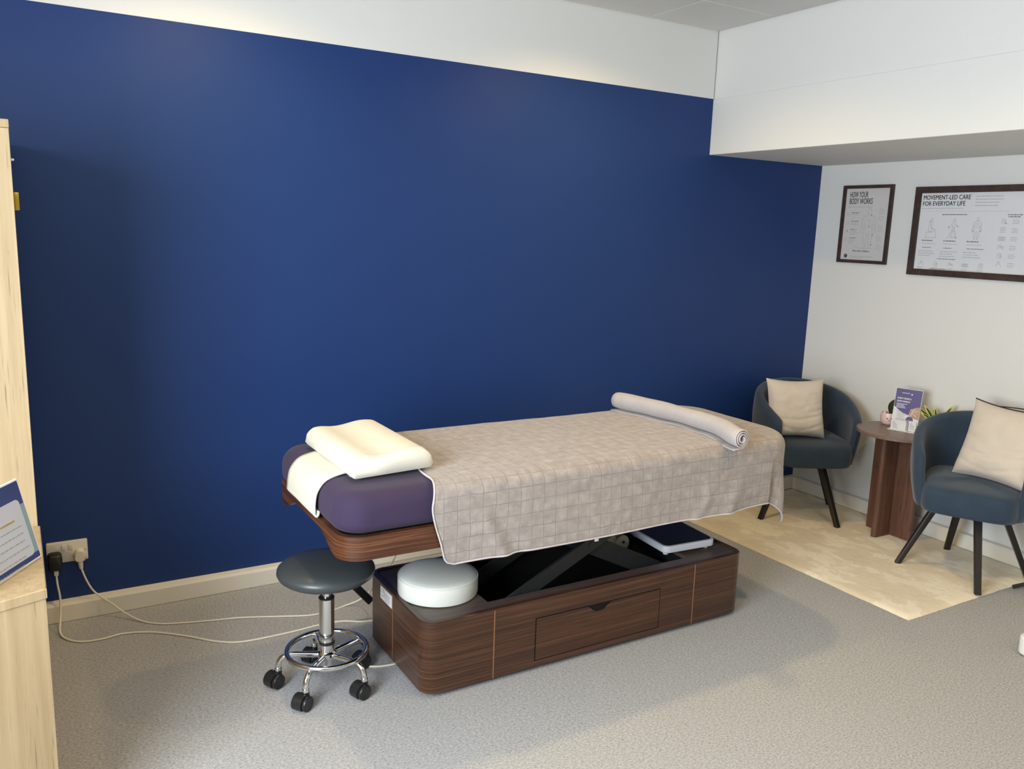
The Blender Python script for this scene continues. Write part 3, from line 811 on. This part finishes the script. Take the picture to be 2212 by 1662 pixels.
zl = lambda y: .0006-tilt*y/lh_
tx = MB()
text_on(tx, 'SPORTS THERAPY &', .0125, -.056, .166, zl, width=.072, bold=.0004)
text_on(tx, 'SPORTS MASSAGE', .0125, -.056, .150, zl, width=.068, bold=.0004)
for k in range(4): lq(tx, -.056, -.056+(.056, .040, .046, .050)[k], .139-k*.0068, .1415-k*.0068, .0002, .0003)
lq(tx, -.036, .004, .199, .2012, .0002, .0003); lq(tx, .012, .019, .192, .199, .0002, .0003)
tx.build('lettering', M['ink_white'], sh_, 0)
tx = MB()
for pts in ([(.024, .078), (.030, .098), (.036, .112)], [(.036, .112), (.026, .118), (.020, .110)], [(.036, .112), (.048, .104), (.056, .116)], [(.030, .098), (.044, .090), (.052, .080)]):
    tx.tube([(x, y, .0006-tilt*y/lh_) for x, y in pts], .0022, 6, flat=.15)
tx.tube([(.039, .119, .0006-tilt*.119/lh_), (.041, .124, .0006-tilt*.124/lh_)], .004, 8, flat=.15)
tx.build('figure_print', M['paper_cream'], sh_, 0)
tx = MB()
for k, (a, b) in enumerate([(-.05, -.022), (-.045, .0), (-.045, -.002), (-.045, -.008), (-.045, -.001), (-.05, .0), (-.05, -.004)]):
    lq(tx, a, b, .098-k*.0085, .1+.0004*(k in (0, 5))-k*.0085, .0004, .0003)
tx.build('small_print', M['ink_grey'], sh_, 0)
def card(x0, x1, z, y1, rotdx):
    mb = MB(); mb.box(x0, x1, .004, y1, z, z+.0012)
    o = mb.build('business_card', M['paper_white'], LH, 0)
    g = MB(); hh = y1-.006
    for k in range(5): g.box(x0+.006, x0+.006+(.010, .016, .024, .022, .028)[k], y1-.012-k*.008, y1-.0102-k*.008, z+.0012, z+.0016)
    g.build('card_print', M['ink_mid'], o, 0)
card(-.058, .018, .017, .056, 0); card(.027, .066, .006, .058, 0)
MB().box(-.062, .021, .003, .008, .0200, .0225).build('card_lip', M['clear_edge'], LH, 0)
MB().box(.022, .0235, 0, .050, -.002, .0235).build('divider', M['clear_edge'], LH, 0)

# variegated plant behind the chair back
VP = thing('variegated_plant', 'little potted plant with yellow-edged leaves behind the leaflet stand', 'plant', (-.105, -1.005, TZ))
MB().lathe([(.026, 0), (.032, .002), (.040, .04), (.042, .062), (.039, .062), (.036, .055)], 32).build('pot', M['vinyl_white'], VP, 50)
MB().lathe([(.004, .054), (.037, .054)], 20).build('soil', M['soil'], VP, 40)
for (tx_, ty_, tz_, w_) in ((-.055, .085, .130, .011), (-.045, .055, .150, .010), (-.01, .015, .145, .009), (.035, -.065, .165, .011), (-.06, .06, .105, .009), (-.02, -.03, .120, .009), (.03, .05, .13, .009)):
    base = Vector((tx_*.15, ty_*.15, .056)); tip = Vector((tx_, ty_, tz_))
    nr = Vector((-.6, -.35, .7))
    lf = build_leaf('leaf', leaf(None, base, tip, w_, nr, .012), M['leaf_yellow'], VP)
    rows = [[p+nr.normalized()*.0016 for p in r] for r in leaf(None, base+(tip-base)*.05, base+(tip-base)*.93, w_*.5, nr, .012)]
    build_leaf('leaf_stripe', rows, M['leaf_dark'], lf, .0008)

# ------------------------------------------------------------------ framed posters on the right wall
def poster(label, y0, y1, z0, z1, fw, group):
    mtx = Matrix(((0, 0, -1, -.0004), (-1, 0, 0, y0), (0, 1, 0, z0), (0, 0, 0, 1)))
    root = thing('framed_poster', label, 'picture', matrix=mtx, group=group)
    W_, H_ = y0-y1, z1-z0
    for q in ([(0, 0), (W_, 0), (W_-fw, fw), (fw, fw)], [(W_, 0), (W_, H_), (W_-fw, H_-fw), (W_-fw, fw)],
              [(W_, H_), (0, H_), (fw, H_-fw), (W_-fw, H_-fw)], [(0, H_), (0, 0), (fw, fw), (fw, H_-fw)]):
        MB().rings([[(x, y, z) for x, y in q] for z in (0, .019)]).build('frame_bar', M['frame_walnut'], root, 0)
    return root, W_, H_
def ribbon(mb, pts, w_, z):
    pts = [Vector((p[0], p[1], 0)) for p in pts]
    L_, R_ = [], []
    for i, p in enumerate(pts):
        d = (pts[min(i+1, len(pts)-1)]-pts[max(i-1, 0)]).normalized(); n_ = Vector((-d.y, d.x, 0))*w_/2
        L_.append((p.x+n_.x, p.y+n_.y, z)); R_.append((p.x-n_.x, p.y-n_.y, z))
    n = len(pts)
    return mb.add(L_+R_, [(i, i+1, n+i+1, n+i) for i in range(n-1)])
def dash(mb, x, y, length, h, z):
    """a line of unreadably small type: broken strokes"""
    e = x+length
    while x < e-.001:
        l = random.choice((.006, .009, .012, .015)); l = min(l, e-x)
        mb.add([(x, y, z), (x+l, y, z), (x+l, y+h, z), (x, y+h, z)], [(0, 1, 2, 3)]); x += l+.0028
    return mb
def ellipse(cx, cy, rx, ry, a0=0, a1=360, n=20):
    return [(cx+rx*math.cos(math.radians(a0+(a1-a0)*i/n)), cy+ry*math.sin(math.radians(a0+(a1-a0)*i/n))) for i in range(n+1)]
def figure(mb, cx, y0, h, kind, w_=.0016, z=.0066):
    """thin outline of a human figure: standing, walking or sitting"""
    def P(x, y): return (cx+x*h, y0+y*h)
    def line(*pts): ribbon(mb, catmull([(*P(x, y), 0) for x, y in pts], 5), w_, z)
    hx = {'stand': 0, 'walk': .04, 'sit': .05}[kind]
    ribbon(mb, ellipse(cx+hx*h, y0+.915*h, .055*h, .075*h), w_, z)
    if kind == 'stand':
        for s in (-1, 1):
            line((s*.03, .84), (s*.05, .81), (s*.15, .78), (s*.19, .62), (s*.21, .44), (s*.2, .38))
            line((s*.11, .68), (s*.10, .52), (s*.125, .40), (s*.12, .2), (s*.09, 0))
            line((s*.15, .6), (s*.16, .45)); line((s*.015, .38), (s*.04, .2), (s*.045, 0))
        line((-.05, .70), (0, .72), (.05, .70)); line((0, .72), (0, .5))
    elif kind == 'walk':
        line((.03, .83), (-.06, .76), (-.14, .62), (-.22, .5)); line((.06, .83), (.12, .72), (.2, .6), (.28, .56))
        line((-.05, .68), (-.04, .48), (-.12, .25), (-.24, .02), (-.32, 0)); line((.08, .68), (.07, .46), (.16, .26), (.2, .03), (.28, .0))
        line((.01, .42), (-.04, .22), (-.14, 0)); line((.02, .42), (.09, .24), (.13, .0)); line((-.03, .5), (.07, .5))
    else:
        line((.03, .83), (-.05, .74), (-.09, .55), (-.08, .38), (.02, .30), (.2, .34), (.3, .3), (.32, .12), (.34, .02))
        line((.09, .82), (.06, .66), (.05, .5), (.08, .44), (.24, .42), (.36, .36)); line((.0, .7), (.06, .52), (.2, .44))
        line((-.22, .28), (.12, .28)); line((-.2, .28), (-.2, 0)); line((-.26, 0), (.4, 0))
def small_icon(mb, cx, cy, s, k, z=.0066):
    w_ = .0013
    if k == 0: ribbon(mb, ellipse(cx, cy+.4*s, .25*s, .25*s), w_, z); ribbon(mb, catmull([(cx-.6*s, cy-.5*s, 0), (cx-.3*s, cy, 0), (cx+.2*s, cy+.1*s, 0), (cx+.6*s, cy-.5*s, 0)], 5), w_, z)
    elif k == 1: ribbon(mb, catmull([(cx-.4*s, cy-.6*s, 0), (cx-.4*s, cy+.2*s, 0), (cx, cy+.6*s, 0), (cx+.4*s, cy, 0), (cx+.2*s, cy-.6*s, 0)], 5), w_, z); ribbon(mb, ellipse(cx+.1*s, cy-.1*s, .2*s, .3*s), w_, z)
    elif k == 2:
        for d in (.25, 0, -.3): ribbon(mb, catmull([(cx-.7*s, cy+d*s, 0), (cx-.2*s, cy+(d+.2)*s, 0), (cx+.2*s, cy+d*s*.5, 0), (cx+.7*s, cy+(d-.1)*s, 0)], 5), w_, z)
    elif k == 3:
        for d in (-.6, -.3, 0, .3, .6): ribbon(mb, ellipse(cx+d*s, cy, .16*s, .4*s), w_, z)
    else:
        ribbon(mb, [(cx-.5*s, cy-.5*s), (cx+.5*s, cy-.5*s), (cx+.5*s, cy+.35*s), (cx-.5*s, cy+.35*s), (cx-.5*s, cy-.5*s)], w_, z); ribbon(mb, ellipse(cx, cy, .3*s, .2*s), w_, z); ribbon(mb, ellipse(cx, cy+.35*s, .5*s, .25*s, 0, 180), w_, z)
PZ = lambda y: .0068
def sheet(root, W_, H_, fw, mat):
    return MB().box(fw-.004, W_-fw+.004, fw-.004, H_-fw+.004, .001, .006).build('poster_sheet', mat, root, 0)
# tall poster
F1, W1, H1 = poster('small portrait poster in dark frame headed HOW YOUR BODY WORKS', -.187, -.521, 1.474, 1.924, .0185, 'framed posters')
ps = sheet(F1, W1, H1, .0185, M['paper_cream'])
hd = MB()
text_on(hd, 'HOW YOUR', .047, .043, .381, PZ, width=.125, bold=.0003); text_on(hd, 'BODY WORKS', .047, .043, .343, PZ, width=.158, bold=.0003)
hd.build('headline', M['ink'], ps, 0)
dg = MB(); figure(dg, .19, .085, .235, 'stand', .0013)
ribbon(dg, ellipse(.268, .262, .014, .01), .0012, .0066); dash(dg, .042, .325, .165, .0022, .0066)
for k, (yy, xx) in enumerate([(.287, .045), (.238, .045), (.19, .043), (.14, .04)]):
    ribbon(dg, ellipse(xx, yy-.004, .008, .009), .0011, .0066)
    for q in range(2+(k > 0)+(k > 1)): dash(dg, xx+.024, yy+.004-q*.0095, (.055, .042, .05, .034)[q], .0018, .0066)
for yy in (.312, .215, .16, .107):
    for q in range(4): dash(dg, .252, yy-q*.0095, (.028, .036, .03, .036)[q], .0016, .0066)
ribbon(dg, catmull([(.07, .115, 0), (.11, .095, 0), (.15, .088, 0), (.24, .084, 0)], 5), .0011, .0066)
dash(dg, .085, .038, .16, .002, .0066); dash(dg, .085, .030, .09, .0014, .0066)
dg.build('line_drawing', M['ink_grey'], ps, 0)
dk = MB()
for x, y in ((.205, .278), (.198, .213), (.222, .165), (.219, .110), (.047, .186)): dk.add([(*p, .0068) for p in ellipse(x, y, .0026, .0026, n=10)[:-1]], [tuple(range(10))])
for k, yy in enumerate((.287, .238, .19, .14)): dash(dk, .067, yy+.004, (.052, .052, .036, .046)[k], .0026, .0067)
text_on(dk, 'Move with confidence', .017, .098, .066, PZ, width=.115)
dk.add([(*p, .0068) for p in ellipse(.053, .040, .0115, .0115, n=24)[:-1]], [tuple(range(24))])
dk.build('dark_print', M['ink'], ps, 0)
wm = MB(); ribbon(wm, ellipse(.053, .040, .005, .006, 40, 300), .0014, .0072); wm.build('seal_mark', M['ink_white'], ps, 0)
# wide poster
F2, W2, H2 = poster('large landscape poster in dark frame headed MOVEMENT-LED CARE FOR EVERYDAY LIFE', -.662, -1.345, 1.429, 1.905, .034, 'framed posters')
ps = sheet(F2, W2, H2, .034, M['paper_white'])
hd = MB()
text_on(hd, 'MOVEMENT-LED CARE', .034, .044, .407, PZ, width=.268, bold=.00045); text_on(hd, 'FOR EVERYDAY LIFE', .034, .044, .375, PZ, width=.242, bold=.00045)
hd.build('headline', M['ink'], ps, 0)
dg = MB()
dash(dg, .044, .360, .235, .0024, .0066)
for q in range(4): dash(dg, .34, .420-q*.0155, (.145, .145, .125, .12)[q], .0028, .0066)
ribbon(dg, [(.044, .345), (.52, .345)], .0007, .0066)
figure(dg, .105, .205, .105, 'sit', .0014); figure(dg, .235, .205, .105, 'walk', .0014); figure(dg, .365, .20, .115, 'stand', .0014)
for k in range(3):
    x = (.06, .185, .315)[k]
    dash(dg, x+.005, .172, .08, .0018, .0066)
    for q in range(3): dash(dg, x-.008, .132-q*.0125, (.085, .095, .07)[(q+k) % 3], .0024, .0066)
for k in range(5):
    x = (.075, .16, .245, .325, .41)[k]; small_icon(dg, x, .066, .022, k)
    dash(dg, x-.018, .044, .032, .002, .0066); dash(dg, x-.018, .036, .03, .002, .0066)
for k in range(6):
    yy = .295-k*.043; small_icon(dg, .50, yy, .024, (1, 4, 3, 2, 1, 0)[k])
    dash(dg, .545, yy+.006, .03, .0022, .0066); dash(dg, .545, yy-.003, .034, .002, .0066); dash(dg, .545, yy-.011, .028, .002, .0066)
dash(dg, .24, .0365, .17, .0016, .0066)
dg.build('line_drawing', M['ink_grey'], ps, 0)
dk = MB()
for x, y in ((.21, .262), (.258, .268), (.345, .243), (.386, .243), (.10, .292), (.235, .21), (.255, .207), (.513, .285)): dk.add([(*p, .0068) for p in ellipse(x, y, .0028, .0028, n=10)[:-1]], [tuple(range(10))])
dash(dk, .165, .326, .14, .0044, .0067); dash(dk, .515, .326, .075, .0044, .0067); dash(dk, .52, .316, .06, .0044, .0067)
for k in range(3):
    x = (.06, .185, .315)[k]; dash(dk, x+.004, .187, (.062, .068, .066)[k], .005, .0067); dash(dk, x+.01, .150, (.055, .045, .09)[k], .0032, .0067)
dash(dk, .165, .092, .105, .0034, .0067)
text_on(dk, 'MUSCLE & MOVEMENT', .0085, .128, .0355, PZ, width=.098, bold=.0003)
dk.build('dark_print', M['ink_mid'], ps, 0)

# ------------------------------------------------------------------ wall socket, plugs and cables
SO = thing('wall_socket', 'double cream power socket low on the blue wall', 'socket', (-4.209, -.0004, .241))
MB().rings([[(x, y, z) for x, z in rrect(-.073+i, .073-i, i, .086-i, .005, 4)] for y, i in ((0, 0), (-.009, 0), (-.0115, .003))]).build('plate', M['socket_plastic'], SO, 40)
for x in (-.012, .012):
    MB().box(x-.0075, x+.0075, -.0165, -.010, .052, .074, .0015, 2, mat=None).build('rocker_switch', M['socket_plastic'], SO, 40)
for x in (-.064, .064): MB().tube([(x, -.0122, .043), (x, -.0112, .043)], .003, 10).build('screw', M['ink_grey'], SO, 40)
CA = thing('black_plug_adapter', 'black plug adapter with white cable in the left socket outlet', 'adapter', (-4.255, -.012, .235))
ad = MB(); ad.rings([[(x, y, z) for x, z in rrect(-.026+i, .026-i, -.012+i, .056-i, .016-i*.5, 6)] for y, i in ((0, 0), (-.036, .0005), (-.043, .006))]); ad.build('body', M['black_plastic'], CA, 50)
MB().box(-.006, .010, -.030, -.018, -.034, -.0115, .003, 2).build('connector', M['cable_white'], CA, 40)
c2 = [(-4.253, -.036, .205), (-4.252, -.046, .17), (-4.246, -.056, .11), (-4.250, -.085, .045), (-4.256, -.15, .012), (-4.236, -.205, .0045), (-4.19, -.25, .004), (-4.12, -.262, .004), (-4.04, -.252, .004), (-3.942, -.290, .004), (-3.837, -.377, .004), (-3.737, -.478, .004),
      (-3.655, -.522, .004), (-3.535, -.530, .004), (-3.43, -.527, .004), (-3.348, -.520, .004), (-3.255, -.530, .004), (-3.17, -.575, .004), (-3.05, -.59, .004)]
MB().tube([p-Vector((-4.255, -.012, .235)) for p in catmull(c2, 8)], .004, 8).build('cable', M['cable_white'], CA, 60)
PL = thing('white_mains_plug', 'cream mains plug with white flex in the right socket outlet', 'plug', (-4.166, -.012, .262))
pg = MB(); oct_ = [(-.016, .024), (-.006, .031), (.006, .031), (.016, .024), (.024, -.004), (.018, -.018), (.009, -.023), (-.009, -.023), (-.018, -.018), (-.024, -.004)]
pg.rings([[(x*k, y, z*k) for x, z in oct_] for y, k in ((0, 1), (-.016, 1), (-.024, .78))])
pg.tube([(0, -.012, -.018), (.001, -.013, -.035), (.002, -.014, -.052)], [.0105, .009, .007], 10)
pg.build('body', M['socket_plastic'], PL, 45)
c1 = [(-4.164, -.026, .212), (-4.150, -.036, .165), (-4.128, -.046, .118), (-4.095, -.054, .082), (-4.06, -.075, .055), (-4.02, -.115, .025), (-3.965, -.175, .005), (-3.905, -.228, .004), (-3.818, -.262, .004), (-3.71, -.292, .004), (-3.613, -.315, .004), (-3.479, -.370, .004), (-3.36, -.418, .004), (-3.27, -.42, .004),
      (-3.20, -.40, .004), (-3.135, -.42, .03), (-3.09, -.47, .10), (-3.05, -.53, .20), (-3.0, -.56, .33), (-2.95, -.585, .50), (-2.90, -.605, .592)]
MB().tube([p-Vector((-4.166, -.012, .262)) for p in catmull(c1, 8)], .0036, 8).build('flex', M['cable_white'], PL, 60)
CL = MB().tube(catmull([(-3.30, -.80, .0045), (-3.325, -.86, .0045), (-3.305, -.905, .0045), (-3.27, -.93, .0045), (-3.235, -.942, .0045), (-3.19, -.945, .0045), (-3.10, -.93, .0045)], 8), .0042, 8).build('floor_cable', M['cable_white'], None, 60)
tag(CL, 'short white cable loop on the carpet running under the table base', 'cable')
HC = thing('hand_control', 'black wired hand control hanging behind the left end of the base', 'remote', (-3.16, -.555, .10))
MB().box(-.016, .016, -.011, .011, -.03, .085, .006, 3, mat=Matrix.Rotation(math.radians(-40), 4, 'Y')).build('body', M['black_plastic'], HC, 40)
MB().tube(catmull([(-.05, 0, .066), (-.085, 0, .095), (-.07, .0, .2), (.0, -.01, .38), (.06, -.02, .495)], 8), .004, 8).build('cord', M['black_plastic'], HC, 60)

# ------------------------------------------------------------------ cabinets and sign at the left frame edge
tx0, txr, tyf, tyb, tz1 = -5.10, -4.3085, -.95, -.06, 1.848
TC = thing('tall_cabinet', 'tall pale oak cabinet at the left frame edge', 'cabinet', (txr-.4, tyf+.3, 0))
o_ = TC.location
MB().box(tx0, txr-.001, tyf+.001, tyb, 0, tz1-.0225, .001, 1).build('carcass', M['pale_oak'], TC, 0, o_)
MB().box(tx0, txr, tyf, tyb, tz1-.022, tz1, .003, 2).build('top_panel', M['pale_oak'], TC, 40, o_)
MB().box(txr-.0012, txr+.012, tyf+.03, tyf+.045, 1.612, 1.660, .002, 2).build('brass_handle', M['brass'], TC, 40, o_)
MB().lathe([(.004, 0), (.006, .003), (.004, .006)], 12, (txr+.001, tyf+.02, 1.742)).build('lock_glint', M['white_plastic'], TC, 40, o_)  # white bead standing in for the highlight on the door lock
A = Vector((-4.304, -1.433)); dr = Vector((-.94, -.338))
Bp = A+dr*.75
plan_ = [(A.x, A.y), (A.x, tyf-.004), (Bp.x, tyf-.004), (Bp.x, Bp.y)]
LC = thing('low_cabinet', 'low pale oak cabinet in front of the tall one, holding the tilted sign', 'cabinet', (A.x-.3, -1.2, 0))
o_ = LC.location
def inset(k): return [(A.x-k, A.y+k*.9), (A.x-k, tyf-.004), (Bp.x, tyf-.004), (Bp.x, Bp.y+k)]
MB().rings([[(x, y, z) for x, y in inset(.003)] for z in (0, .6955)]).build('carcass', M['pale_oak'], LC, 0, o_)
MB().rings([[(x, y, z) for x, y in inset(i)] for z, i in ((.696, 0), (.718, 0), (.720, .002))]).build('top_panel', M['pale_oak'], LC, 0, o_)
# leaning sign
br_ = Vector((-4.307, -1.218, .7245)); bl_ = Vector((-4.402, -1.370, .7245)); tr_ = Vector((-4.3506, -1.1908, .9345))
ex = (br_-bl_).normalized(); upv = (tr_-br_)
upv = upv-ex*upv.dot(ex); hgt = upv.length; ey = upv.normalized(); ez = ex.cross(ey)
mtx = Matrix(((ex.x, ey.x, ez.x, br_.x), (ex.y, ey.y, ez.y, br_.y), (ex.z, ey.z, ez.z, br_.z), (0, 0, 0, 1)))
SG = thing('tilted_sign', 'navy and pale info sign leaning back on the low cabinet at left edge', 'sign', matrix=mtx)
sw_ = .30
MB().box(-sw_, 0, 0, hgt, -.006, 0, .0012, 1).build('board', M['ink_white'], SG, 0)
MB().box(-sw_+.004, -.005, .005, hgt-.005, 0, .0006).build('navy_sheet', M['navy_print'], SG, 0)
MB().box(-.03, -.0052, .02, hgt*.70, .0006, .0010).build('teal_band', M['teal_print'], SG, 0)
MB().rings([[(x, y, z) for x, y in rrect(-sw_+.02, -.022, .018, hgt*.775, .014, 6)] for z in (.0006, .0014)]).build('pale_panel', M['lilac_panel'], SG, 0)
tx = MB()
for k in range(6):
    yy = hgt*.46-k*.019; xe = (-.04, -.043, -.046, -.035, -.06, -.075)[k]
    x = -sw_+.04
    while x < xe:
        l = min(random.choice((.006, .010, .014)), xe-x); tx.box(x, x+l, yy, yy+.003, .0014, .0017); x += l+.003
tx.build('small_print', M['ink_grey'], SG, 0)
MB().rings([[(x, y, z) for x, y in rrect(-.16, -.06, hgt*.53, hgt*.58, .008, 5)] for z in (.0014, .0017)]).build('gold_mark', M['pale_gold'], SG, 0)

# ------------------------------------------------------------------ things cut by the right frame edge
WB = thing('white_box', 'small white rounded box on the carpet at the right frame edge', 'box', (-.885, -2.06, 0))
wbx = MB(); slab(wbx, -.085, .12, -.09, .075, .004, .082, .035, .010, .012, 8); wbx.build('body', M['white_plastic'], WB, 60)
MB().rings([[(x, y, z) for x, y in rrect(-.07, .105, -.075, .06, .03, 6)] for z in (0, .006)]).build('foot', M['white_plastic'], WB, 40)
FS = thing('floor_stand', 'black metal stand foot on the carpet by the rug corner, right frame edge', 'stand', (.0-.05, -1.80, 0))
o_ = FS.location
def sqbar(mb, p, q, w_): return mb.tube([p, q], w_, 4)
sqbar(MB(), (-.325, -1.622, .011), (-.062, -1.79, .10), .0105).build('leg', M['black_metal'], FS, 30, o_)
sqbar(MB(), (.0-.05, -1.98, .011), (-.052, -1.81, .10), .0105).build('leg', M['black_metal'], FS, 30, o_)
sqbar(MB(), (-.30, -1.95, .011), (-.062, -1.81, .10), .0105).build('leg', M['black_metal'], FS, 30, o_)
sqbar(MB(), (-.052, -1.80, .08), (-.052, -1.80, .62), .012).build('pole', M['black_metal'], FS, 30, o_)
# fine print that nobody could pick apart stays joined
for o in bpy.data.objects:
    if o.type == 'MESH' and o.name.split('.')[0] in ('line_drawing', 'dark_print', 'small_print', 'card_print', 'label_print'): o['kind'] = 'stuff'
